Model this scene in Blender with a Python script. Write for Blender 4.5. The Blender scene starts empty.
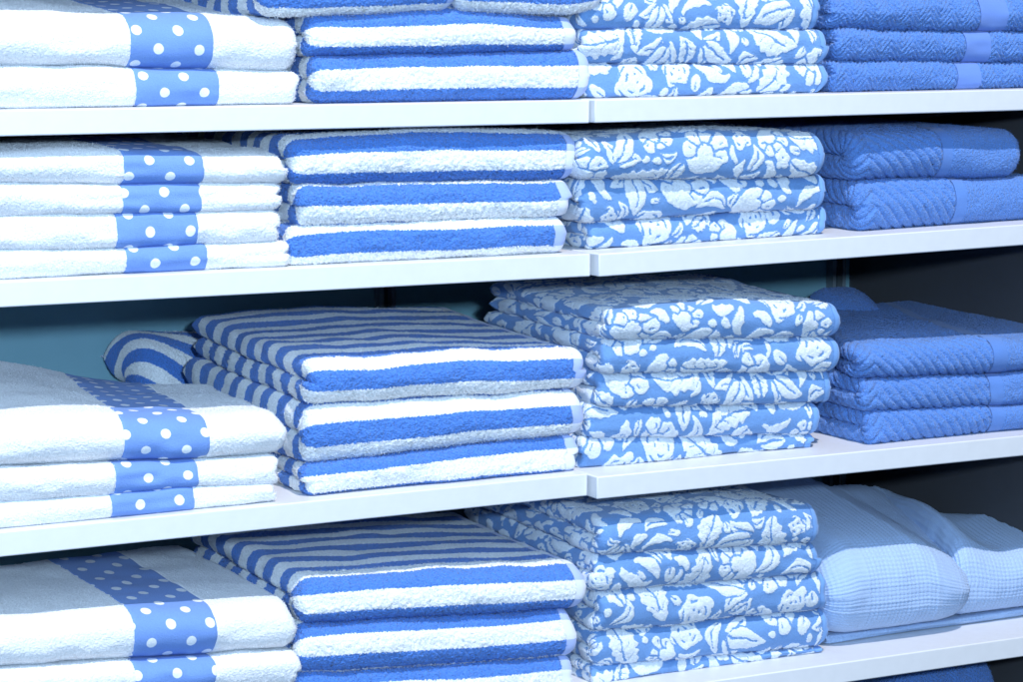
import bpy, math, random
import numpy as np

# ------------------------------------------------------------------ scene / camera
S = bpy.context.scene
C = S.collection
F_PX, CX, CY, WPX = 2520.0, 511.5, 341.0, 1023.0
PITCH = math.atan((341-5)/F_PX)
YAW = math.atan((511+870)*math.cos(PITCH)/F_PX)
CAM = np.array([0.0, -2.6, 1.5])
FW = np.array([math.sin(YAW)*math.cos(PITCH), math.cos(YAW)*math.cos(PITCH), -math.sin(PITCH)])
RT = np.array([math.cos(YAW), -math.sin(YAW), 0.0])
UP = np.cross(RT, FW)

def w(px, py, y=0.0):
    """world point on the vertical plane at depth y that is seen at a photo pixel"""
    d = FW*F_PX + RT*(px-CX) - UP*(py-CY)
    t = (y-CAM[1])/d[1]
    p = CAM + d*t
    return p[0], p[2]

cam = bpy.data.cameras.new('camera')
cam_o = bpy.data.objects.new('camera', cam); C.objects.link(cam_o)
cam.lens = F_PX/WPX*36.0; cam.sensor_width = 36.0; cam.clip_end = 100; cam.clip_start = 0.05
from mathutils import Matrix, Vector
cam_o.matrix_world = Matrix(((RT[0], UP[0], -FW[0], CAM[0]), (RT[1], UP[1], -FW[1], CAM[1]), (RT[2], UP[2], -FW[2], CAM[2]), (0, 0, 0, 1)))
S.camera = cam_o

# ------------------------------------------------------------------ numpy noise
def _hash(ix, iy, iz, seed):
    h = (ix.astype(np.uint32)*np.uint32(374761393) + iy.astype(np.uint32)*np.uint32(668265263)
         + iz.astype(np.uint32)*np.uint32(2147483647) + np.uint32((seed*1274126177) & 0xffffffff))
    h = (h ^ (h >> np.uint32(13)))*np.uint32(1274126177)
    h = h ^ (h >> np.uint32(16))
    return (h & np.uint32(0xffffff)).astype(np.float32)/np.float32(0x7fffff) - 1.0

def noise(x, y, z, seed=0):
    x = np.asarray(x, np.float64)+1000.0; y = np.asarray(y, np.float64)+1000.0; z = np.asarray(z, np.float64)+1000.0
    x, y, z = np.broadcast_arrays(x, y, z)
    ix = np.floor(x).astype(np.int64); iy = np.floor(y).astype(np.int64); iz = np.floor(z).astype(np.int64)
    fx = x-ix; fy = y-iy; fz = z-iz
    fx = fx*fx*(3-2*fx); fy = fy*fy*(3-2*fy); fz = fz*fz*(3-2*fz)
    r = 0
    for a in (0, 1):
        for b in (0, 1):
            for c in (0, 1):
                wgt = (fx if a else 1-fx)*(fy if b else 1-fy)*(fz if c else 1-fz)
                r = r + wgt*_hash(ix+a, iy+b, iz+c, seed)
    return r

def noise2(x, y, seed=0):
    return noise(x, y, np.zeros_like(np.asarray(x, np.float64)), seed)

def sm(x, a, b):
    t = np.clip((x-a)/(b-a), 0, 1)
    return t*t*(3-2*t)

# ------------------------------------------------------------------ materials
def new_mat(name):
    m = bpy.data.materials.new(name); m.use_nodes = True
    nt = m.node_tree
    for n in list(nt.nodes): nt.nodes.remove(n)
    out = nt.nodes.new('ShaderNodeOutputMaterial')
    b = nt.nodes.new('ShaderNodeBsdfPrincipled')
    nt.links.new(b.outputs[0], out.inputs[0])
    return m, nt, b

def N(nt, t, **kw):
    n = nt.nodes.new(t)
    for k, v in kw.items(): setattr(n, k, v)
    return n

def mathn(nt, op, a, b=None, c=None):
    n = N(nt, 'ShaderNodeMath', operation=op)
    for i, v in enumerate((a, b, c)):
        if v is None: continue
        if isinstance(v, (int, float)): n.inputs[i].default_value = v
        else: nt.links.new(v, n.inputs[i])
    return n.outputs[0]

def mixc(nt, f, a, b):
    n = N(nt, 'ShaderNodeMix', data_type='RGBA')
    for sock, v in ((n.inputs[0], f), (n.inputs[6], a), (n.inputs[7], b)):
        if isinstance(v, (int, float)): sock.default_value = v
        elif isinstance(v, tuple): sock.default_value = (*v, 1)
        else: nt.links.new(v, sock)
    return n.outputs[2]

def cloth(name, col_a, col_b=None, attr='pat', edge=0.0012, grain=620, bump_a=1.0, bump_b=1.0, sheen=0.25, vary=0.12, edge_n=900):
    """fabric: colour b where the woven pattern attribute is positive, a elsewhere; looped pile as bump"""
    m, nt, b = new_mat(name)
    tc = N(nt, 'ShaderNodeTexCoord').outputs['Object']
    n1 = N(nt, 'ShaderNodeTexNoise'); n1.inputs['Scale'].default_value = grain; n1.inputs['Detail'].default_value = 2; n1.inputs['Roughness'].default_value = 0.6
    nt.links.new(tc, n1.inputs['Vector'])
    vo = N(nt, 'ShaderNodeTexVoronoi'); vo.inputs['Scale'].default_value = grain*0.75
    nt.links.new(tc, vo.inputs['Vector'])
    big = N(nt, 'ShaderNodeTexNoise'); big.inputs['Scale'].default_value = 14; big.inputs['Detail'].default_value = 3
    nt.links.new(tc, big.inputs['Vector'])
    h = mathn(nt, 'SUBTRACT', n1.outputs[0], mathn(nt, 'MULTIPLY', vo.outputs['Distance'], 0.55))
    amt = bump_a
    if col_b is not None:
        at = N(nt, 'ShaderNodeAttribute', attribute_name=attr)
        en = N(nt, 'ShaderNodeTexNoise'); en.inputs['Scale'].default_value = edge_n*0.5; en.inputs['Detail'].default_value = 2
        nt.links.new(tc, en.inputs['Vector'])
        pert = mathn(nt, 'MULTIPLY', mathn(nt, 'SUBTRACT', en.outputs[0], 0.5), edge*5)
        s = mathn(nt, 'ADD', at.outputs['Fac'], pert)
        mr = N(nt, 'ShaderNodeMapRange'); mr.inputs[1].default_value = -0.0003; mr.inputs[2].default_value = 0.0003
        nt.links.new(s, mr.inputs[0])
        f = mr.outputs[0]
        col = mixc(nt, f, col_a, col_b)
        amt = mathn(nt, 'ADD', mathn(nt, 'MULTIPLY', f, bump_b-bump_a), bump_a)
    else:
        rgb = N(nt, 'ShaderNodeRGB'); rgb.outputs[0].default_value = (*col_a, 1); col = rgb.outputs[0]
    # fibre-to-fibre colour variation, painted shade in pile hollows, and faint unevenness of the dye
    v = mathn(nt, 'ADD', mathn(nt, 'MULTIPLY', mathn(nt, 'SUBTRACT', n1.outputs[0], 0.5), vary*3.2), 1.0)
    v = mathn(nt, 'MULTIPLY', v, mathn(nt, 'ADD', mathn(nt, 'MULTIPLY', mathn(nt, 'SUBTRACT', big.outputs[0], 0.5), 0.16), 1.0))
    hs = N(nt, 'ShaderNodeHueSaturation'); nt.links.new(col, hs.inputs['Color']); nt.links.new(v, hs.inputs['Value'])
    nt.links.new(hs.outputs[0], b.inputs['Base Color'])
    bp = N(nt, 'ShaderNodeBump'); bp.inputs['Distance'].default_value = 0.0022
    if isinstance(amt, float) or isinstance(amt, int): bp.inputs['Strength'].default_value = amt
    else: nt.links.new(amt, bp.inputs['Strength'])
    nt.links.new(h, bp.inputs['Height'])
    nt.links.new(bp.outputs[0], b.inputs['Normal'])
    b.inputs['Roughness'].default_value = 0.95
    b.inputs['Specular IOR Level'].default_value = 0.15
    b.inputs['Sheen Weight'].default_value = sheen
    b.inputs['Sheen Roughness'].default_value = 0.5
    return m

WHITE = (0.84, 0.86, 0.90)
BLUE = (0.085, 0.24, 0.69)
M = {}
M['polka_terry'] = cloth('white_terry', (0.84, 0.85, 0.88), grain=480, bump_a=0.55, vary=0.12)
M['ribbon'] = cloth('blue_dotted_ribbon', (0.175, 0.31, 0.68), (0.86, 0.88, 0.92), edge=0.00012, grain=800, bump_a=0.3, bump_b=0.3, vary=0.12, sheen=0.1)
M['stripe'] = cloth('striped_terry', (0.86, 0.875, 0.90), BLUE, edge=0.0011, grain=460, bump_a=0.42, bump_b=1.0, vary=0.26)
M['stripe_hem'] = cloth('striped_hem_weave', (0.78, 0.81, 0.90), (0.42, 0.52, 0.86), edge=0.0003, grain=1200, bump_a=0.2, bump_b=0.2, vary=0.05)
M['floral'] = cloth('floral_jacquard', (0.155, 0.315, 0.63), (0.76, 0.81, 0.88), edge=0.00055, grain=560, bump_a=0.35, bump_b=0.5, vary=0.13)
M['floral_hem'] = cloth('floral_hem_weave', (0.19, 0.38, 0.75), grain=1200, bump_a=0.25, vary=0.06)
M['plain'] = cloth('cornflower_terry', (0.115, 0.262, 0.66), grain=480, bump_a=1.0, vary=0.26)
M['plain_band'] = cloth('cornflower_band_weave', (0.115, 0.25, 0.63), grain=1200, bump_a=0.35, vary=0.10)
M['plain_band_light'] = cloth('cornflower_sheen_band_weave', (0.15, 0.27, 0.67), grain=1200, bump_a=0.2, vary=0.07)
M['waffle'] = cloth('pale_blue_waffle', (0.42, 0.56, 0.82), grain=1000, bump_a=0.4, vary=0.08)

def paint(name, col, rough=0.4, bump=0.02, scale=60):
    m, nt, b = new_mat(name)
    tc = N(nt, 'ShaderNodeTexCoord').outputs['Object']
    n = N(nt, 'ShaderNodeTexNoise'); n.inputs['Scale'].default_value = scale; n.inputs['Detail'].default_value = 4
    nt.links.new(tc, n.inputs['Vector'])
    col2 = tuple(c*0.90 for c in col)
    nt.links.new(mixc(nt, n.outputs[0], col, col2), b.inputs['Base Color'])
    mr = N(nt, 'ShaderNodeMapRange'); mr.inputs[3].default_value = rough-0.08; mr.inputs[4].default_value = rough+0.12
    nt.links.new(n.outputs[0], mr.inputs[0]); nt.links.new(mr.outputs[0], b.inputs['Roughness'])
    bp = N(nt, 'ShaderNodeBump'); bp.inputs['Distance'].default_value = 0.001; bp.inputs['Strength'].default_value = bump*5
    nt.links.new(n.outputs[0], bp.inputs['Height']); nt.links.new(bp.outputs[0], b.inputs['Normal'])
    return m
M['board'] = paint('white_laminate', (0.80, 0.805, 0.83), 0.42)
M['back'] = paint('blue_grey_back_board', (0.22, 0.43, 0.51), 0.6, scale=20)
M['side'] = paint('charcoal_side_board', (0.08, 0.078, 0.085), 0.6, scale=20)
M['metal'] = paint('dark_metal', (0.05, 0.07, 0.08), 0.5)
M['bracket'] = paint('grey_metal', (0.18, 0.22, 0.25), 0.45)
M['floor'] = paint('dark_floor', (0.05, 0.05, 0.06), 0.6)

# ------------------------------------------------------------------ object helpers
def thing(name, label, cat, loc, group=None):
    o = bpy.data.objects.new(name, None); C.objects.link(o)
    o.empty_display_size = 0.05
    o.location = loc; o['label'] = label; o['category'] = cat
    if group: o['group'] = group
    return o

def grid_obj(name, P, mat, parent=None, origin=(0, 0, 0), attrs=None, fuzz=None):
    """P: rows x cols x 3 world points -> one smooth mesh object"""
    n, m = P.shape[:2]
    me = bpy.data.meshes.new(name)
    co = (P.reshape(-1, 3)-np.array(origin)).astype(np.float32)
    i = np.arange(n-1)[:, None]*m + np.arange(m-1)[None, :]
    q = np.stack([i, i+m, i+m+1, i+1], -1).reshape(-1, 4)
    attrs = {k: np.ascontiguousarray(v).ravel() for k, v in (attrs or {}).items()}
    loops = q.ravel(); starts = np.arange(len(q))*4; tot = np.full(len(q), 4)
    if fuzz is not None:
        # loose pile fibres: slim triangles standing out of the cloth, part of the same mesh
        wgt, cnt, ln, seed = fuzz
        rng = np.random.default_rng(seed)
        idx = rng.choice(len(co), cnt, p=(wgt/wgt.sum()).ravel())
        nn = normals(P).reshape(-1, 3)[idx]+rng.standard_normal((cnt, 3))*.55
        nn /= np.linalg.norm(nn, axis=1, keepdims=True)
        sd = np.cross(nn, rng.standard_normal((cnt, 3))); sd /= np.linalg.norm(sd, axis=1, keepdims=True)
        base = co[idx]+rng.standard_normal((cnt, 3))*.0005
        L = ln*rng.uniform(.5, 1.3, (cnt, 1))
        tri = np.stack([base-sd*.00028, base+sd*.00028, base+nn*L], 1).reshape(-1, 3)
        n0 = len(co)
        co = np.vstack([co, tri]).astype(np.float32)
        loops = np.r_[loops, n0+np.arange(cnt*3)]
        starts = np.r_[starts, len(q)*4+np.arange(cnt)*3]; tot = np.r_[tot, np.full(cnt, 3)]
        attrs = {k: np.r_[v, np.repeat(v[idx], 3)] for k, v in attrs.items()}
    me.vertices.add(len(co)); me.vertices.foreach_set('co', co.ravel())
    me.loops.add(len(loops)); me.loops.foreach_set('vertex_index', loops.astype(np.int32))
    me.polygons.add(len(starts))
    me.polygons.foreach_set('loop_start', starts.astype(np.int32))
    me.polygons.foreach_set('loop_total', tot.astype(np.int32))
    me.polygons.foreach_set('use_smooth', np.ones(len(starts), bool))
    for k, v in (attrs or {}).items():
        a = me.attributes.new(k, 'FLOAT', 'POINT'); a.data.foreach_set('value', v.astype(np.float32).ravel())
    me.update(calc_edges=True)
    me.materials.append(mat)
    o = bpy.data.objects.new(name, me); C.objects.link(o)
    if parent is not None: o.parent = parent
    else: o.location = origin
    return o

def mesh_obj(name, verts, faces, mat, parent=None, origin=(0, 0, 0), bevel=0.0, smooth=False):
    me = bpy.data.meshes.new(name)
    me.from_pydata([tuple(np.array(v)-np.array(origin)) for v in verts], [], faces)
    me.materials.append(mat)
    o = bpy.data.objects.new(name, me); C.objects.link(o)
    if parent is not None: o.parent = parent
    else: o.location = origin
    if bevel:
        bm = o.modifiers.new('bevel', 'BEVEL'); bm.width = bevel; bm.segments = 3; bm.limit_method = 'ANGLE'
        for p in me.polygons: p.use_smooth = True
        me.set_sharp_from_angle(angle=math.radians(40)) if hasattr(me, 'set_sharp_from_angle') else None
    return o

BOXF = [(0, 3, 2, 1), (4, 5, 6, 7), (0, 1, 5, 4), (1, 2, 6, 5), (2, 3, 7, 6), (3, 0, 4, 7)]
def box_pts(x0, x1, y0, y1, z0, z1, za=0, zb=0):
    """za/zb: extra height of the left and right end (a board that hangs a little out of level)"""
    return [(x0, y0, z0+za), (x1, y0, z0+zb), (x1, y1, z0+zb), (x0, y1, z0+za),
            (x0, y0, z1+za), (x1, y0, z1+zb), (x1, y1, z1+zb), (x0, y1, z1+za)]

def normals(P):
    du = np.empty_like(P); dv = np.empty_like(P)
    du[:, 1:-1] = P[:, 2:]-P[:, :-2]; du[:, 0] = P[:, 1]-P[:, 0]; du[:, -1] = P[:, -1]-P[:, -2]
    dv[1:-1] = P[2:]-P[:-2]; dv[0] = P[1]-P[0]; dv[-1] = P[-1]-P[-2]
    n = np.cross(dv, du)
    l = np.linalg.norm(n, axis=-1, keepdims=True)
    return n/np.maximum(l, 1e-12)

# ------------------------------------------------------------------ floral jacquard tile (signed field in metres, + inside the raised white motif)
TW, TH, RES = 0.54, 0.45, 0.001
def make_tile():
    rng = random.Random(11)
    nx, ny = int(TW/RES), int(TH/RES)
    gx, gy = np.meshgrid((np.arange(nx)+.5)*RES, (np.arange(ny)+.5)*RES)
    # a gently warped domain gives hand-drawn outlines
    wx = gx + 0.0035*noise2(gx*45, gy*45, 3) + 0.0013*noise2(gx*170, gy*170, 4)
    wy = gy + 0.0035*noise2(gx*45, gy*45, 5) + 0.0013*noise2(gx*170, gy*170, 6)
    field = np.full((ny, nx), -0.02)
    VEIN = 0.0018
    def local(cx, cy, a, ix):
        dx = (wx[ix]-cx+TW*1.5) % TW - TW/2; dy = (wy[ix]-cy+TH*1.5) % TH - TH/2
        c, s = math.cos(a), math.sin(a)
        return dx*c+dy*s, -dx*s+dy*c
    def ell(x, y, cx, cy, a, b):
        k = np.sqrt(((x-cx)/a)**2+((y-cy)/b)**2)
        return (1-k)*min(a, b)
    def seg(x, y, x0, y0, x1, y1):
        t = np.clip(((x-x0)*(x1-x0)+(y-y0)*(y1-y0))/((x1-x0)**2+(y1-y0)**2), 0, 1)
        return np.hypot(x-x0-t*(x1-x0), y-y0-t*(y1-y0))
    def peony(x, y, s):
        # fan of overlapping petals with dark veins between them over a scalloped heart
        f = np.full_like(x, -0.02)
        angs = [-115, -72, -30, 12, 55, 98]
        for k, ad in enumerate(angs):
            a = math.radians(ad); L = s*(0.62+0.10*math.cos(2*a+k))
            px_, py_ = x*math.sin(a)+y*math.cos(a), -x*math.cos(a)+y*math.sin(a)
            f = np.maximum(f, ell(px_, py_, L*0.72, 0, L*0.70, s*0.36))
            f = np.minimum(f, np.where((px_ > L*.35) & (px_ < L*1.15), np.abs(py_+.12*px_)-VEIN*.75, 1))
        for k in range(len(angs)-1):
            a = math.radians((angs[k]+angs[k+1])/2)
            f = np.minimum(f, seg(x, y, math.sin(a)*s*.28, math.cos(a)*s*.28, math.sin(a)*s*1.3, math.cos(a)*s*1.3)-VEIN)
        for k in range(3):
            a = math.radians(150+30*k)
            f = np.maximum(f, ell(x, y, math.sin(a)*s*.45, math.cos(a)*s*.45, s*.30, s*.24))
        f = np.maximum(f, ell(x, y, 0, 0, s*.30, s*.26))
        r = np.hypot(x, y)
        return np.minimum(f, np.where(y > -s*.1, np.abs(r-s*.36)-VEIN*.9, 1))
    def rose(x, y, s):
        r = np.hypot(x, y*1.12); th = np.arctan2(y, x)
        f = s*(0.90+0.09*np.cos(5*th)+.05*np.cos(3*th+1))-r
        sp = (r/s*2.6 - th/(2*math.pi)) % 1.0
        ring = np.abs(sp-.5)*s/2.6
        cut = np.where((np.sin(4*th+r/s*5) > -0.3) & (r > .12*s), ring-VEIN, 1)
        return np.minimum(f, cut)
    def leaf(x, y, s, bend=0.28, ser=1.0, rib=True):
        yy = y-bend*(x*x)/s
        half = s*0.46*np.clip(1-(x/s)**2, 0, 1)**0.75*(1-.25*x/s)*(1+.12*ser*np.sin(x/s*19))
        f = np.minimum(half-np.abs(yy), (s-np.abs(x)))
        if rib: f = np.where((x > -s*1.0) & (x < s*.6), np.minimum(f, np.abs(yy)-VEIN*.9), f)
        if ser and s > .018:
            q = (x+np.abs(yy)*.9) % (s*.42)
            f = np.where((np.abs(yy) < half*.72) & (np.abs(yy) > half*.12) & (np.abs(x) < s*.7), np.minimum(f, np.abs(q-s*.21)-VEIN*.6), f)
        return f
    def petal3(x, y, s):
        f = leaf(x, y, s, .1, 0)
        for a in (0.85, -0.85):
            c, sn = math.cos(a), math.sin(a)
            xr, yr_ = (x+s)*c+y*sn, -(x+s)*sn+y*c
            g = leaf(xr-s*.70, yr_, s*.68, .25*(1 if a > 0 else -1), 0)
            f = np.where(f > -VEIN*1.3, f, np.maximum(f, np.minimum(g, -f-VEIN*1.3)))
        return f
    def blossom(x, y, s):
        f = np.full_like(x, -0.02)
        for k in range(5):
            a = k*2*math.pi/5
            f = np.maximum(f, s*.46-np.hypot(x-math.cos(a)*s*.6, y-math.sin(a)*s*.6))
        return np.minimum(f, np.hypot(x, y)-s*.17)
    def stem(x, y, s):
        r = s*1.3
        d = np.abs(np.hypot(x, y+r)-r)
        th = np.arctan2(x, y+r)
        return np.where(np.abs(th) < .75, 0.0034*(1.25-np.abs(th))-d, -0.01)
    def bud(x, y, s):
        f = np.maximum(ell(x, y, 0, 0, s, s*.62), -.02)
        return np.minimum(f, seg(x, y, 0, 0, s*.8, 0)-VEIN*.7)
    def dot(x, y, s): return ell(x, y, 0, 0, s, s*.7)
    def scroll(x, y, s):
        r_ = s*.85
        d = np.abs(np.hypot(x, y+r_)-r_)
        th = np.arctan2(x, y+r_)
        return np.where(np.abs(th) < 1.0, 0.0075*(1.15-np.abs(th))-d, -0.01)
    def claw(x, y, s): return leaf(x, y, s, .62, 0)
    plan = [(peony, .038, 10), (rose, .026, 9), (leaf, .036, 12), (petal3, .027, 10), (peony, .028, 10), (scroll, .030, 16), (claw, .030, 14), (leaf, .027, 18), (rose, .017, 14), (claw, .020, 30), (scroll, .019, 26),
            (leaf, .019, 40), (blossom, .012, 24), (leaf, .014, 50), (bud, .0115, 40), (claw, .012, 60), (bud, .008, 30), (stem, .014, 30), (dot, .006, 25)]
    for fn, s, cnt in plan:
        placed = 0
        for _ in range(cnt*26):
            if placed >= cnt: break
            cx, cy, a = rng.random()*TW, rng.random()*TH, rng.random()*6.283
            if field[int(cy/RES) % ny, int(cx/RES) % nx] > -.22*s and s > .012: continue
            sc = s*rng.uniform(.88, 1.12)
            rad = int((sc*1.75+.006)/RES); ic, jc = int(cx/RES), int(cy/RES)
            ix = np.ix_(np.arange(jc-rad, jc+rad+1) % ny, np.arange(ic-rad, ic+rad+1) % nx)
            x, y = local(cx, cy, a, ix)
            f = fn(x, y, sc)
            if ((f > -0.0017) & (field[ix] > 0)).any(): continue
            field[ix] = np.maximum(field[ix], f); placed += 1
    return field+0.0002
TILE = make_tile()

def tile_at(u, v):
    ny, nx = TILE.shape
    x = (u/RES) % nx; y = (v/RES) % ny
    x0 = np.floor(x).astype(int) % nx; y0 = np.floor(y).astype(int) % ny
    fx = x-np.floor(x); fy = y-np.floor(y); x1 = (x0+1) % nx; y1 = (y0+1) % ny
    return (TILE[y0, x0]*(1-fx)+TILE[y0, x1]*fx)*(1-fy)+(TILE[y1, x0]*(1-fx)+TILE[y1, x1]*fx)*fy

# ------------------------------------------------------------------ folded towel surface
def sup(t, e):
    """superellipse quarter helper: signed |t|^e"""
    return np.sign(t)*np.abs(t)**e

def towel_surface(x0, x1, yf, D, zb, zt, seed, top=False, dx=0.0018, rf=0.9, ef=0.9, end=1.0, shear=0.0, dskew=0.0,
                  taper_l=0.0, wob=1.0, shear_r=None, rear=0.016):
    """A towel folded into a thick strip and folded again at the front: two layers meeting in one round front fold.
    x0,x1: ends; yf: front; zb,zt: bottom and top height functions of (x, y). Returns points, U, V and the column info."""
    W = x1-x0
    xm = np.array([(x0+x1)/2]); H = float((zt(xm, np.array([yf+.03]))-zb(xm, np.array([yf+.03])))[0])
    a = rf*H/2
    # stations along the fold: back of the top layer -> front -> back of the bottom layer
    step_top = 0.0028 if top else 0.005
    ytop = np.concatenate([np.linspace(D, a+.07, max(6, int((D-a-.07)/step_top)), endpoint=False), np.linspace(a+.07, a, int(.07/(dx*1.15)), endpoint=False)])
    narc = int(math.pi*H/2*1.15/dx)
    t = np.linspace(math.pi/2, -math.pi/2, narc)
    ybot = np.linspace(a, D, max(8, int(D/0.006)))[1:]
    OY = np.concatenate([ytop, a-a*sup(np.cos(t), ef), ybot])
    OZ = np.concatenate([np.ones_like(ytop), .5+.5*sup(np.sin(t), ef), np.zeros_like(ybot)])
    IY = np.concatenate([ytop, np.full(narc, a), ybot]); IZ = np.full_like(OY, .5)
    # rounded rear end of each layer
    back = np.clip((np.where(np.arange(len(OY)) < len(OY), OY, 0)-(D-rear))/rear, 0, 1)
    shrink = np.sqrt(np.clip(1-back**2, 0.0004, 1))
    V = np.concatenate([[0], np.cumsum(np.hypot(np.diff(OY), np.diff(OZ*H)))])
    vmid = np.interp(0.5, (OZ[::-1]), V[::-1]) if True else 0
    ifront = len(ytop)+narc//2
    V = -(V-V[ifront])                      # V = 0 at the middle of the front face, + upwards
    # columns around the strip
    re = end*H/4
    ncol = int((W-2*re)/dx)
    nend = int(math.pi*H/4*1.2/dx)
    nin = 8
    te = np.linspace(math.pi/2, -math.pi/2, nend+2)[1:-1]
    xl = re-re*sup(np.cos(te), .85)         # from outer edge round to the inner one
    wl = sup(np.sin(te), .85)
    arc = np.cumsum(np.hypot(np.diff(np.r_[re, xl]), np.diff(np.r_[1, wl])*H/4))
    xo = np.linspace(re, W-re, ncol)
    xi = np.linspace(W/2, re, nin)
    X = np.r_[xi, xl[::-1], xo, W-xl, W-xi[::-1]]
    Wt = np.r_[-np.ones(nin), wl[::-1], np.ones(ncol), wl, -np.ones(nin)]
    U = np.r_[re-arc[-1]-(xi-re)-.001, re-arc[::-1], xo, W-re+arc, W-re+arc[-1]+.001+(xi[::-1]-re)]
    # assemble
    c0 = (OY+IY)/2; h0 = (OY-IY)/2; c1 = (OZ+IZ)/2; h1 = (OZ-IZ)/2
    Y = c0[:, None]+h0[:, None]*Wt[None, :]
    Z = c1[:, None]+h1[:, None]*Wt[None, :]*shrink[:, None]
    Z = np.clip(Z, 0, 1)
    Xg = np.broadcast_to(X[None, :], Y.shape).copy()
    # rounding of the rear in plan, side wander, slight plumpness
    Xn = Xg/W
    lay = np.where(OZ[:, None] > .5, 1.0, 0.0)+0*Y
    yy = Y
    side = (Xn-.5)*2
    Xg += wob*(0.004*noise(yy*11, Z*2.2+lay*3, 0*yy, seed)+0.0016*noise(yy*45, Z*5+lay*7, 0*yy, seed+1))*np.sign(side)*np.abs(side)**3
    sh = shear if shear_r is None else shear+(shear_r-shear)*np.clip(Xn, 0, 1)
    Xg += sh*Y
    Xg += taper_l*np.clip((Y/D-.08)/.92, 0, 1)**1.3*np.clip(1-Xn, 0, 1)
    Y = Y*(1-dskew*np.clip(Xn, 0, 1)*np.clip(Y/D, 0, 1))
    Y += wob*(0.0035*noise(Xg*9, Z*1.5, 0*Z, seed+2)+0.0012*noise(Xg*35, Z*4, 0*Z, seed+3))*(1-sm(Y, 0.02, .08))
    xw = x0+Xg; yw = yf+Y
    B = zb(xw, yw); T = zt(xw, yw)
    zw = B+Z*(T-B)
    P = np.stack([xw, yw, zw], -1)
    cols = dict(W=W, re=re, U=U, V=V, OY=OY, nout0=nin+nend, nout1=nin+nend+ncol)
    return P, np.broadcast_to(U[None, :], Y.shape), np.broadcast_to(V[:, None], Y.shape), cols

def displace(P, amt):
    n = normals(P)
    # winding: grid normals must point outwards
    return P+n*amt[..., None]

def pile(P, seed, amp=0.00045, jf=1.0):
    rng = np.random.default_rng(seed)
    j = rng.standard_normal(P.shape[:2])*amp*jf
    x, y, z = P[..., 0], P[..., 1], P[..., 2]
    lo = 0.0009*noise(x*30, y*30, z*30, seed)+0.00012*noise(x*90, y*80, z*80, seed+5)
    return j+lo

ALL = {}
def interp_line(pts, yf):
    q = sorted(w(px, py, yf) for px, py in pts)
    xs = np.array([p[0] for p in q]); zs = np.array([p[1] for p in q])
    return lambda x: np.interp(x, xs, zs)

def iface(line, seed, tilt=0.0, yf=0.0, amp=0.0022, sag=None):
    def f(x, y):
        z = line(x)+tilt*(y-yf)
        z = z+amp*noise(x*8, y*8, 0*x+seed*3.3, seed)+amp*.5*noise(x*24, y*24, 0*x, seed+9)
        if sag is not None: z = z+sag(x, y)
        return z
    return f

ORD = ['topmost', 'second from top', 'third from top', 'fourth from top', 'fifth from top', 'sixth from top']
SEED = [100]

def fibre_w(V, U, W, mask=1.0):
    return (1-.85*sm(V, .05, .14))*(1-.95*sm(-V, .03, .06))*sm(U, -.09, -.05)*(1-sm(U, W+.02, W+.04))*mask+1e-6

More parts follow.
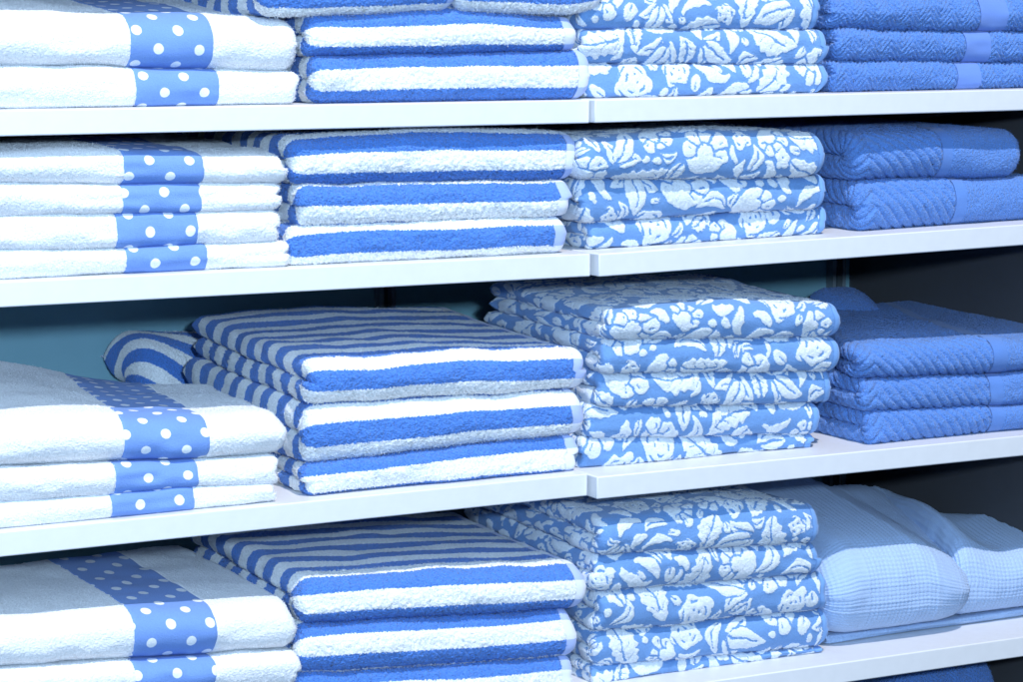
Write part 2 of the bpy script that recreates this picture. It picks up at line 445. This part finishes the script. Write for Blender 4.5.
def make_towel(kind, P, U, V, cols, seed, label, group, origin, opt):
    names = {'polka': ('polka_band_towel', 'towel'), 'stripe': ('striped_towel', 'towel'), 'floral': ('floral_towel', 'towel'), 'plain': ('plain_towel', 'towel')}
    t = thing(names[kind][0], label, 'towel', origin, group)
    W = cols['W']; Uc = cols['U']
    if kind == 'polka':
        b0, b1 = opt['band']; b0 = b0*W; b1 = b1*W
        under = sm(U, b0+.001, b0+.003)*(1-sm(U, b1-.003, b1-.001))
        body = displace(P, pile(P, seed, .0003)*(1-under)+.0006-.0016*under)
        grid_obj('terry_body', body, M['polka_terry'], t, origin, fuzz=(fibre_w(V, U, W, 1-under), 9000, .0016, seed))
        sel = np.where((Uc >= b0) & (Uc <= b1))[0]; sl = slice(sel[0], sel[-1]+1)
        u = U[:, sl]; v = V[:, sl]
        p, q = .047, .0198
        def dots(du, dv):
            return np.hypot((u+du+p/2) % p-p/2, (v+dv+q) % (2*q)-q)
        ou, ov = opt.get('dots', (0, 0)); ou = ou-b0
        d = np.minimum(dots(ou, ov), dots(ou+p/2, ov+q))
        amt = np.full(u.shape, .0009)+0.0006*noise(u*45, v*70, 0*u, seed)
        # lower edge of the ribbon tucks into the pile
        e = np.minimum(u-Uc[sel[0]], Uc[sel[-1]]-u); amt = amt-.0016*(1-sm(e, 0, .003))
        Pb = displace(P, np.zeros(P.shape[:2])+pile(P, seed+50, 0)*.35)
        n = normals(P)
        grid_obj('ribbon_band', (Pb+n*0)[:, sl]+n[:, sl]*(amt[..., None]), M['ribbon'], t, origin, {'pat': .0059-d})
    elif kind == 'stripe':
        per = opt.get('per', .050); ph = opt['phase']
        m = (V+ph+opt.get('skew', 0)*U+.0014*noise(U*14, V*4, 0*U, seed)) % per
        pat = per*opt.get('duty', .25)-np.abs(m-per/2)
        under = sm(U, W-cols['re']*.15-opt.get('hem', .017), W-cols['re']*.15-opt.get('hem', .017)+.003)
        body = displace(P, pile(P, seed, .0007, 1-.65*sm(V, .04, .09))*(1-under)-.001*under+.0004)
        grid_obj('terry_body', body, M['stripe'], t, origin, {'pat': pat}, fuzz=(fibre_w(V, U, W, 1-under), 16000, .0021, seed))
        hw = opt.get('hem', .017)
        sel = np.where((Uc >= W-cols['re']*.15-hw) & (Uc <= W+cols['re']*2.2))[0]; sl = slice(sel[0], sel[-1]+1)
        n = normals(P)
        grid_obj('hem', (P+n*(.0008+.3*pile(P, seed, .0))[..., None])[:, sl], M['stripe_hem'], t, origin, {'pat': pat[:, sl]})
    elif kind == 'floral':
        ou, ov = opt['off']
        pat = tile_at(U+ou, V+ov)
        hem = W-.013
        pat = np.where(U > hem, -.01, pat)
        raise_ = sm(pat, -.0006, .0009)
        rng = np.random.default_rng(seed)
        amt = raise_*(.0012+rng.standard_normal(U.shape)*.00025)+.6*pile(P, seed, .00012)
        body = displace(P, amt)
        grid_obj('jacquard_body', body, M['floral'], t, origin, {'pat': pat}, fuzz=(fibre_w(V, U, W, raise_), 9000, .0012, seed))
        sel = np.where((Uc >= hem) & (Uc <= W+cols['re']*2.2))[0]; sl = slice(sel[0], sel[-1]+1)
        n = normals(P)
        grid_obj('hem', (P+n*(.0009+.4*pile(P, seed, .0))[..., None])[:, sl], M['floral_hem'], t, origin)
    elif kind == 'plain':
        style = opt.get('style', 'rib'); b0, b1 = opt['band']
        b0 = b0*W; b1 = b1*W
        rng = np.random.default_rng(seed)
        if style == 'herring':
            k = .034
            zz = np.abs((U % k)-k/2)
            ph = (V*1.0+zz*1.15)/.0080
            rib = np.sin(ph*2*math.pi)
            amt = .0016*rib
        elif style == 'smooth':
            amt = 0*U
        else:
            zz = np.abs(U-.022)
            ph = (V*.85+zz*.78+.9*np.clip(zz-.03, 0, 1)**2*opt.get('curve', 1.0)+.003*noise(U*14, V*14, 0*U, seed))/.0150
            rib = 1-2*np.abs(np.sin(ph*math.pi))**.0+0*U
            rib = .5-1.6*np.exp(-((np.abs(ph-np.round(ph))*.0150)/.0021)**2)
            amt = .0019*rib
            if opt.get('smooth_right', True): amt = np.where(U > b1, 0, amt)
        inb = (U > b0) & (U < b1)
        amt = np.where(inb, -.0012, amt)
        amt = amt+pile(P, seed, .0004)*np.where(inb, .3, 1)
        grid_obj('terry_body', displace(P, amt), M['plain'], t, origin, fuzz=(fibre_w(V, U, W, np.where(inb, 0., 1.)), 12000, .0015, seed))
        sel = np.where((Uc >= b0) & (Uc <= b1))[0]
        if len(sel) > 3:
            sl = slice(sel[0], sel[-1]+1); n = normals(P)
            grid_obj('border_band', (P+n*(.0005+.3*pile(P, seed, 0))[..., None])[:, sl], M[opt.get('bandmat', 'plain_band')], t, origin)
    return t

def stack(kind, where, lines, ends, yf, D, shelf_top, group, desc, opts, tilt=0.0, first_from=0, per_opts=None, total=None, sag=None):
    """lines: pixel polylines of the interfaces from the shelf up (None = lies on the shelf); ends: (left px, right px) per towel from the bottom up"""
    n = len(ends)
    fs = []
    SEED[0] += 17
    sd = SEED[0]
    for i, ln in enumerate(lines):
        last = i == n
        if ln is None: fs.append(shelf_top)
        else: fs.append(iface(interp_line(ln, yf), sd+i, tilt*i/n, yf, .0035 if last else .0022, sag if last else None))
    for i in range(n):
        pxl, pxr = ends[i]
        ymid = (lines[i+1][0][1]+lines[i+1][-1][1])/2+10
        po = dict((per_opts or {}).get(i, {}))
        yo = po.pop('yo', 0.0)
        X0 = w(pxl, ymid, yf+yo)[0]; X1 = w(pxr, ymid, yf+yo)[0]
        o = dict(opts); o.update(po)
        geo = {k: o.pop(k) for k in ('rf', 'ef', 'end', 'shear', 'dskew', 'taper_l', 'wob', 'shear_r', 'rear') if k in o}
        Dn = o.pop('D', D)
        P, U, V, cols = towel_surface(X0, X1, yf+yo, Dn, fs[i], fs[i+1], sd*7+i*31, top=(i == n-1), **geo)
        for k in ('phase', 'off', 'dots'):
            if k+'s' in o: o[k] = o[k+'s'][i]
        for k in ('band',):
            if k+'s' in o: o[k] = o[k+'s'][i]
        pos = ORD[n-1-i+first_from]
        lab = o.get('label') or f'{desc}, {pos} on the {where}'
        xm = (X0+X1)/2
        org = (xm, yf+Dn/2, float(fs[i](np.array([xm]), np.array([yf+Dn/2]))[0]))
        make_towel(kind, P, U, V, cols, sd+i*13, lab, group, org, o)

# ------------------------------------------------------------------ shelving
DEPTH = 0.56
TH_ = 0.0275
def board(pl, pr, yb, yfront, label, extra_l=0, extra_r=0):
    """pl, pr: pixels of the bottom front edge at the board's left and right end"""
    xa, za = w(*pl, yfront); xb, zb_ = w(*pr, yfront)
    s = (zb_-za)/(xb-xa)
    xa2, xb2 = xa-extra_l, xb+extra_r
    za2, zb2 = za-s*extra_l, zb_+s*extra_r
    org = ((xa2+xb2)/2, (yfront+yb)/2, (za2+zb2)/2)
    t = thing('shelf_board', label, 'shelf', org, 'white shelf boards')
    mesh_obj('board', box_pts(xa2, xb2, yfront, yb, 0, TH_, za2, zb2), BOXF, M['board'], t, org, bevel=0.0016)
    def top(x, y):
        return za2+s*(x-xa2)+TH_+0.0002+0*y
    return t, top, (xa2, xb2, za2, s), org

BL = DEPTH
XSEAM_L = {}
def bracket(t, org, x, zu, s=1):
    """cantilever bracket under a board, at the back rail"""
    y1 = DEPTH-.022
    prof = [(y1, zu-.055), (y1, zu-.001), (y1-.30, zu-.001), (y1-.30, zu-.012)]
    v = [(x-.004, y, z) for y, z in prof]+[(x+.004, y, z) for y, z in prof]
    f = [(3, 2, 1, 0), (4, 5, 6, 7), (0, 1, 5, 4), (1, 2, 6, 5), (2, 3, 7, 6), (3, 0, 4, 7)]
    mesh_obj('bracket', v, f, M['bracket'], t, org, bevel=0.001)

shelves = {}
YR = {0: -.006, 1: -.010, 2: -.013, 3: -.017, 4: -.020}
levels = [
    ('L1', (0, 136.2), (589.5, 123.1), 0.0, 'white shelf board under the topmost towels, left bay'),
    ('R1', (595, 122.8), (1023, 110.3), YR[1], 'white shelf board under the topmost floral and plain towels, right bay'),
    ('L2', (0, 307.5), (590.5, 276.4), 0.0, 'white shelf board under the stack of four polka dot band towels, left bay'),
    ('R2', (599, 276.8), (1023, 245.2), YR[2], 'white shelf board under three floral towels, right bay'),
    ('L3', (0, 557.2), (587.5, 496.0), 0.0, 'white shelf board with three polka band and three striped towels on it, left bay'),
    ('R3', (597, 499.4), (1023, 455.9), YR[3], 'white shelf board under five floral towels and plain blue towels, right bay'),
    ('L4', (0, 812), (585, 719), 0.0, 'white shelf board just below the lowest polka and striped stacks, left bay'),
    ('R4', (597, 719.5), (1023, 656.8), YR[4], 'white shelf board under the pale blue waffle robe, right bay'),
    ('L0', (0, -56), (589, -54), 0.0, 'white shelf board above the topmost polka and striped towels, left bay'),
    ('R0', (595, -54), (1023, -54), YR[0], 'white shelf board above the topmost floral and plain towels, right bay'),
]
xback_rail = {}
X_RL = w(385, 305, DEPTH-.01)[0]
X_RR = w(836, 275, DEPTH-.01)[0]
X_SIDE = w(1095, 300, 0)[0]
for key, pl, pr, yfr, lab in levels:
    left = key[0] == 'L'
    if left:
        t, top, info, org = board(pl, pr, DEPTH-.004, yfr, lab, extra_l=.55, extra_r=0)
    else:
        xb = w(*pr, yfr)[0]
        t, top, info, org = board(pl, pr, DEPTH-.004, yfr, lab, extra_r=max(0.0, X_SIDE-.002-xb))
    shelves[key] = (t, top, info)
    xr = X_RL if left else X_RR
    bracket(t, org, xr, info[2]+info[3]*(xr-info[0]))

def structure(name, o, label=None):
    o['kind'] = 'structure'
    return o

zlo, zhi = 0.0, 1.75
xl_end = w(0, 300, 0)[0]-.56
bw = mesh_obj('back_wall', box_pts(xl_end, X_SIDE+.02, DEPTH, DEPTH+.018, zlo, zhi), BOXF, M['back']); structure('back_wall', bw)
sw = mesh_obj('side_wall', box_pts(X_SIDE, X_SIDE+.018, -.02, DEPTH-.001, zlo, zhi), BOXF, M['side'], bevel=.001); structure('side_wall', sw)
fl = mesh_obj('floor', [(-8, -8, 0), (8, -8, 0), (8, 3, 0), (-8, 3, 0)], [(0, 1, 2, 3)], M['floor']); structure('floor', fl)

for xr, lab in ((X_RL, 'dark slotted upright rail on the back wall behind the left striped stacks'), (X_RR, 'dark slotted upright rail on the back wall behind the floral stacks')):
    org = (xr, DEPTH-.01, zlo)
    t = thing('upright_rail', lab, 'rail', org, 'upright rails')
    for s in (-1, 1):
        mesh_obj('rail_flange', box_pts(xr+s*.009-.003, xr+s*.009+.003, DEPTH-.020, DEPTH-.001, zlo, zhi), BOXF, M['bracket'], t, org, bevel=.001)
    mesh_obj('rail_web', box_pts(xr-.006, xr+.006, DEPTH-.006, DEPTH-.001, zlo, zhi), BOXF, M['metal'], t, org)

# ------------------------------------------------------------------ towel stacks
top_of = lambda k: shelves[k][1]
G_P = 'white towels with a blue dotted band'; G_S = 'blue and white striped towels'; G_F = 'blue and white floral towels'; G_B = 'plain cornflower blue towels'
dP = 'white towel with blue polka dot band'
dS = 'blue and white striped terry towel'
dF = 'blue towel with raised white flowers'
dB = 'plain cornflower blue ribbed towel'
W1, W2, W3, W4 = 'top shelf', 'second shelf', 'third shelf', 'bottom shelf'

# row 1
stack('polka', W1, [None, [(0, 68), (100, 68), (210, 71), (300, 73)], [(0, 12), (120, 18), (220, 20), (300, 24)]],
      [(-90, 300), (-92, 298)], .012, .36, top_of('L1'), G_P, dP,
      dict(bands=[(.557, .787), (.549, .772)], dotss=[(.012, .004), (.014, .006)]), tilt=.10, per_opts={1: dict(rf=1.3)})
stack('stripe', W1, [None, [(305, 57), (590, 49)], [(305, 16), (450, 8), (590, 15)]],
      [(314, 592), (309, 580)], .012, .36, top_of('L1'), G_S, dS, dict(phases=[.0, .004]), first_from=1)
ztop = iface(interp_line([(250, 15.5), (300, 16), (455, 9), (570, 15), (610, 6)], .012), 901, 0, .012)
zt2 = iface(interp_line([(250, -28), (455, -34), (610, -34)], .012), 902, 0, .012)
for (a, b, lab, ph, sd) in ((262, 455, 'striped towel cut off by the photo top, left one of the pair', .030, 1),
                            (458, 604, 'striped towel cut off by the photo top, right one of the pair', .028, 2)):
    X0, X1 = w(a, 0, .012)[0], w(b, 0, .012)[0]
    P, U, V, cols = towel_surface(X0, X1, .006, .36, ztop, zt2, 7000+sd)
    make_towel('stripe', P, U, V, cols, 7000+sd, lab, G_S, ((X0+X1)/2, .19, float(ztop(np.array([X0]), np.array([.1]))[0])), dict(phase=ph, hem=.012))
stack('floral', W1, [None, [(590, 64), (827, 63)], [(590, 29), (827, 30)], [(590, -8), (827, -8)]],
      [(588, 827), (584, 828), (582, 822)], .02, .36, top_of('R1'), G_F, dF, dict(offs=[(.05, .12), (.22, .03), (.31, .20)]))
stack('plain', W1, [None, [(826, 60), (1060, 62)], [(826, 28), (1060, 32)], [(826, -2), (1060, -3)]],
      [(836, 1085), (838, 1090), (834, 1092)], .02, .36, top_of('R1'), G_B, dB, dict(style='herring', bands=[(.47, .57), (.49, .595), (.55, .665)], bandmat='plain_band_light'))

# row 2
stack('polka', W2, [None, [(0, 250), (140, 247), (285, 242)], [(0, 216), (285, 211)], [(0, 184), (100, 186), (285, 183)], [(0, 153), (150, 150), (285, 153)]],
      [(-100, 288), (-104, 281), (-100, 282), (-98, 287)], .012, .34, top_of('L2'), G_P, dP,
      dict(bands=[(.560, .783), (.55, .778), (.56, .783), (.556, .777)], dotss=[(.012, .002), (.03, .02), (.02, .012), (.04, .01)]),
      tilt=.02, per_opts={3: dict(rf=1.3)})
stack('stripe', W2, [None, [(287, 228), (565, 217)], [(292, 187), (430, 183), (570, 180)], [(285, 138), (440, 130), (580, 134)]],
      [(292, 566), (300, 572), (293, 581)], .014, .37, top_of('L2'), G_S, dS, dict(phases=[.023, .0135, .005]), per_opts={2: dict(rf=1.0)})
stack('floral', W2, [None, [(590, 222), (828, 207)], [(590, 177), (826, 176)], [(590, 136), (700, 129), (824, 131)]],
      [(590, 828), (583, 827), (584, 826)], .028, .34, top_of('R2'), G_F, dF, dict(offs=[(.37, .28), (.10, .24), (.16, .07)]), per_opts={1: dict(yo=-.012), 2: dict(rf=.9, yo=-.030)})
stack('plain', W2, [None, [(862, 180), (1060, 177)], [(862, 133), (1000, 128), (1030, 130)]],
      [(862, 1068), (858, 1024)], .022, .36, top_of('R2'), G_B, dB, dict(bands=[(.445, .50), (.50, .565)]), per_opts={1: dict(rf=1.1)})

# row 3
stack('polka', W3, [None, [(0, 504), (275, 484)], [(0, 470), (280, 458)], [(0, 425), (130, 418), (286, 414)]],
      [(-110, 276), (-108, 280), (-105, 287)], .012, .40, top_of('L3'), G_P, dP,
      dict(bands=[(.55, .78), (.553, .783), (.563, .795)], dotss=[(.012, .0), (.03, .02), (.02, .012)]),
      tilt=.0, per_opts={2: dict(rf=1.5, shear=.16, shear_r=.02, dskew=.42)},
      sag=lambda x, y: .085*(y-.03)*(1-sm(x, w(0, 400, .1)[0], w(230, 400, .1)[0])*.9))
stack('stripe', W3, [None, [(309, 468), (440, 452), (578, 437)], [(309, 408), (450, 398), (584, 392)], [(309, 364), (450, 354), (588, 352)]],
      [(308, 579), (309, 584), (311, 587)], .020, .40, top_of('L3'), G_S, dS, dict(phases=[.004, .025, .020]), tilt=.035, per_opts={2: dict(rf=1.1, shear=.03)})
stack('floral', W3, [None, [(583, 438), (816, 434)], [(590, 405), (820, 402)], [(600, 371), (835, 369)], [(608, 337), (840, 336)], [(608, 306), (720, 297), (840, 301)]],
      [(584, 812), (592, 820), (600, 835), (606, 840), (610, 841)], .035, .31, top_of('R3'), G_F, dF,
      dict(offs=[(.02, .31), (.28, .17), (.13, .02), (.35, .11), (.21, .26)]), tilt=.02, per_opts={1: dict(yo=-.01), 2: dict(yo=-.02), 3: dict(yo=-.03), 4: dict(rf=.9, yo=-.036)})
stack('plain', W3, [None, [(862, 412), (1060, 405)], [(862, 380), (1060, 372)], [(862, 350), (1060, 337)]],
      [(868, 1100), (866, 1102), (862, 1105)], .012, .40, top_of('R3'), G_B, dB, dict(bands=[(.515, .575), (.515, .575), (.525, .585)]), tilt=.01,
      per_opts={2: dict(rf=1.3, taper_l=.26, D=.41)})

# row 4
stack('polka', W4, [None, [(0, 745), (300, 726)], [(0, 708), (300, 690)], [(0, 672), (298, 654)], [(0, 622), (130, 612), (298, 604)]],
      [(-110, 296), (-108, 297), (-110, 299), (-112, 298)], .012, .38, top_of('L4'), G_P, dP,
      dict(bands=[(.57, .785), (.57, .785), (.575, .787), (.578, .792)], dotss=[(.012, .0), (.03, .02), (.02, .012), (.026, .006)]),
      tilt=.0, per_opts={3: dict(rf=1.4, D=.23, dskew=-.70)})
stack('stripe', W4, [None, [(300, 722), (572, 702)], [(300, 677), (577, 659)], [(303, 628), (440, 620), (586, 612)], [(303, 582), (440, 572), (590, 566)]],
      [(300, 574), (300, 577), (301, 578), (304, 587)], .018, .36, top_of('L4'), G_S, dS, dict(phases=[.02, .0, .043, .0]),
      tilt=.02, per_opts={3: dict(rf=1.1)})
stack('floral', W4, [None, [(598, 666), (825, 647)], [(600, 631), (829, 608)], [(600, 589), (825, 571)], [(602, 551), (820, 541)], [(602, 513), (720, 501), (820, 504)]],
      [(592, 823), (598, 829), (600, 830), (596, 822), (602, 820)], .035, .35, top_of('R4'), G_F, dF,
      dict(offs=[(.25, .05), (.07, .19), (.32, .30), (.17, .14), (.39, .22)]), tilt=.02, per_opts={1: dict(yo=-.01), 2: dict(yo=-.02), 3: dict(yo=-.025), 4: dict(rf=.9, yo=-.032)})

# striped towel lying loose behind the third-shelf stack
def fixed(z, amp=.004, seed=5, slope=0, x0=0):
    return lambda x, y: z+slope*(x-x0)+amp*noise(x*9, y*9, 0*x, seed)
def behind(kind, px0, px1, ybot, ytop, yd, D, lab, group, opt, seed, fb=None):
    X0, Zt = w(px0, ytop, yd); X1 = w(px1, ytop, yd)[0]; Zb = w(px0, ybot, yd)[1]
    zb = fixed(Zb, 0) if fb is None else fb; zt = fixed(Zt, .006, seed)
    geo = {k: opt.pop(k) for k in ('rf', 'ef', 'end', 'shear', 'dskew') if k in opt}
    P, U, V, cols = towel_surface(X0, X1, yd, D, zb, zt, seed, **geo)
    org = ((X0+X1)/2, yd+D/2, float(zb(np.array([X0]), np.array([yd]))[0]))
    make_towel(kind, P, U, V, cols, seed, lab, group, org, opt)
behind('stripe', 146, 270, 500, 341, .45, .10, 'striped towel lying loose at the back of the third shelf', G_S, dict(phase=.02, rf=1.0, skew=.7, shear=-.2), 811, top_of('L3'))
behind('plain', 842, 900, 430, 296, .31, .10, 'plain blue towel bunched at the back of the third shelf behind the floral stack', G_B, dict(band=(2, 3), rf=1.2, style='smooth'), 812, top_of('R3'))
behind('plain', 905, 1005, 760, 668, .10, .30, 'dark blue towel under the lowest right shelf, barely in view', G_B, dict(band=(2, 3), rf=1.2, style='herring'), 813)

# ------------------------------------------------------------------ waffle bathrobe
def waffle_disp(U, V, P, seed):
    k = .0066
    a = np.abs(np.sin(U/k*math.pi)); b = np.abs(np.sin(V/k*math.pi*1.15))
    return -.0023*(a*b)**.7+.0006*noise(P[..., 0]*60, P[..., 1]*60, P[..., 2]*60, seed)

yr = .020
rt = top_of('R4')
org = (w(930, 640, .2)[0], .2, float(rt(np.array([w(930, 640, .2)[0]]), np.array([.2]))[0]))
robe = thing('bathrobe', 'folded pale blue waffle weave bathrobe on the bottom right shelf', 'bathrobe', org)
def line_y(pts, yf): return interp_line(pts, yf)
ln1 = line_y([(826, 566), (860, 552), (930, 548), (975, 566)], yr)
def z1(x, y):
    return ln1(x)+.17*(y-yr)-.16*np.maximum(y-yr-.30, 0)+.003*noise(x*7, y*7, 0*x, 31)
rt2 = lambda x, y: rt(x, y)+.012
P, U, V, cols = towel_surface(w(834, 600, yr)[0], w(974, 600, yr)[0], yr, .36, rt2, z1, 4001, top=True, rf=1.0, ef=.9, end=1.9, shear_r=.30, shear=.0, wob=1.5)
grid_obj('folded_front', displace(P, waffle_disp(U, V, P, 41)), M['waffle'], robe, org)
ln2 = line_y([(940, 556), (975, 556), (1023, 554), (1090, 550)], yr+.02)
XB = w(969, 600, yr)[0]
def z2(x, y):
    q = x-(XB+.26*(y-yr-.02))           # distance in from the lapel edge
    crest = .022*np.exp(-((q-.022)/.028)**2)-.012*np.exp(-((q-.085)/.03)**2)
    return ln2(x)+.10*(y-yr)-.30*np.maximum(y-yr-.20, 0)*sm(x, XB+.1, XB+.2)+crest*(.35+.65*sm(y, .04, .16))*(1-.85*sm(y, .20, .34))+.003*noise(x*7, y*7, 0*x, 33)
P, U, V, cols = towel_surface(XB, w(1118, 600, yr)[0], yr+.020, .35, rt2, z2, 4002, top=True, rf=1.1, ef=.9, end=1.0, shear=.26, wob=1.2)
grid_obj('folded_lapel_side', displace(P, waffle_disp(U, V, P, 43)), M['waffle'], robe, org)
P, U, V, cols = towel_surface(w(846, 640, yr)[0], w(1116, 640, yr)[0], yr+.045, .29, rt, lambda x, y: rt(x, y)+.0115, 4003, rf=1.0, wob=1.0)
grid_obj('folded_base', displace(P, waffle_disp(U, V, P, 47)*.7), M['waffle'], robe, org)

# ------------------------------------------------------------------ light
def lamp(name, kind, loc, target, energy, color, size):
    l = bpy.data.lights.new(name, kind); l.energy = energy; l.color = color
    if kind == 'AREA': l.shape = 'SQUARE'; l.size = size
    else: l.shadow_soft_size = size
    o = bpy.data.objects.new(name, l); C.objects.link(o); o.location = loc
    d = Vector(target)-Vector(loc); o.rotation_euler = d.to_track_quat('-Z', 'Y').to_euler()
    return o
TGT = (0.75, 0, 1.1)
def dirpos(elev, az, dist):
    """elev in the plane square to the shelf front; az sideways (+ = from the right)"""
    v = np.array([math.tan(math.radians(az)), -1.0, math.tan(math.radians(elev))]); v /= np.linalg.norm(v)
    return tuple(np.array(TGT)+v*dist)
lamp('key_lamp', 'POINT', dirpos(58.5, 8, 5.0), TGT, 940, (1.0, .975, .99), .045)
lamp('fill_lamp', 'POINT', (.15, -3.0, 1.74), TGT, 285, (.52, .75, 1.0), .06)
lamp('soft_lamp', 'AREA', dirpos(30, -25, 3.5), TGT, 66, (.50, .74, 1.0), 2.0)

wd = bpy.data.worlds.new('World'); S.world = wd; wd.use_nodes = True
wd.node_tree.nodes['Background'].inputs[0].default_value = (.36, .60, 1.0, 1)
wd.node_tree.nodes['Background'].inputs[1].default_value = .15

S.render.engine = 'CYCLES'
S.view_settings.view_transform = 'Standard'; S.view_settings.look = 'None'
S.view_settings.exposure = 0.0; S.view_settings.gamma = 1.0
S.cycles.max_bounces = 6
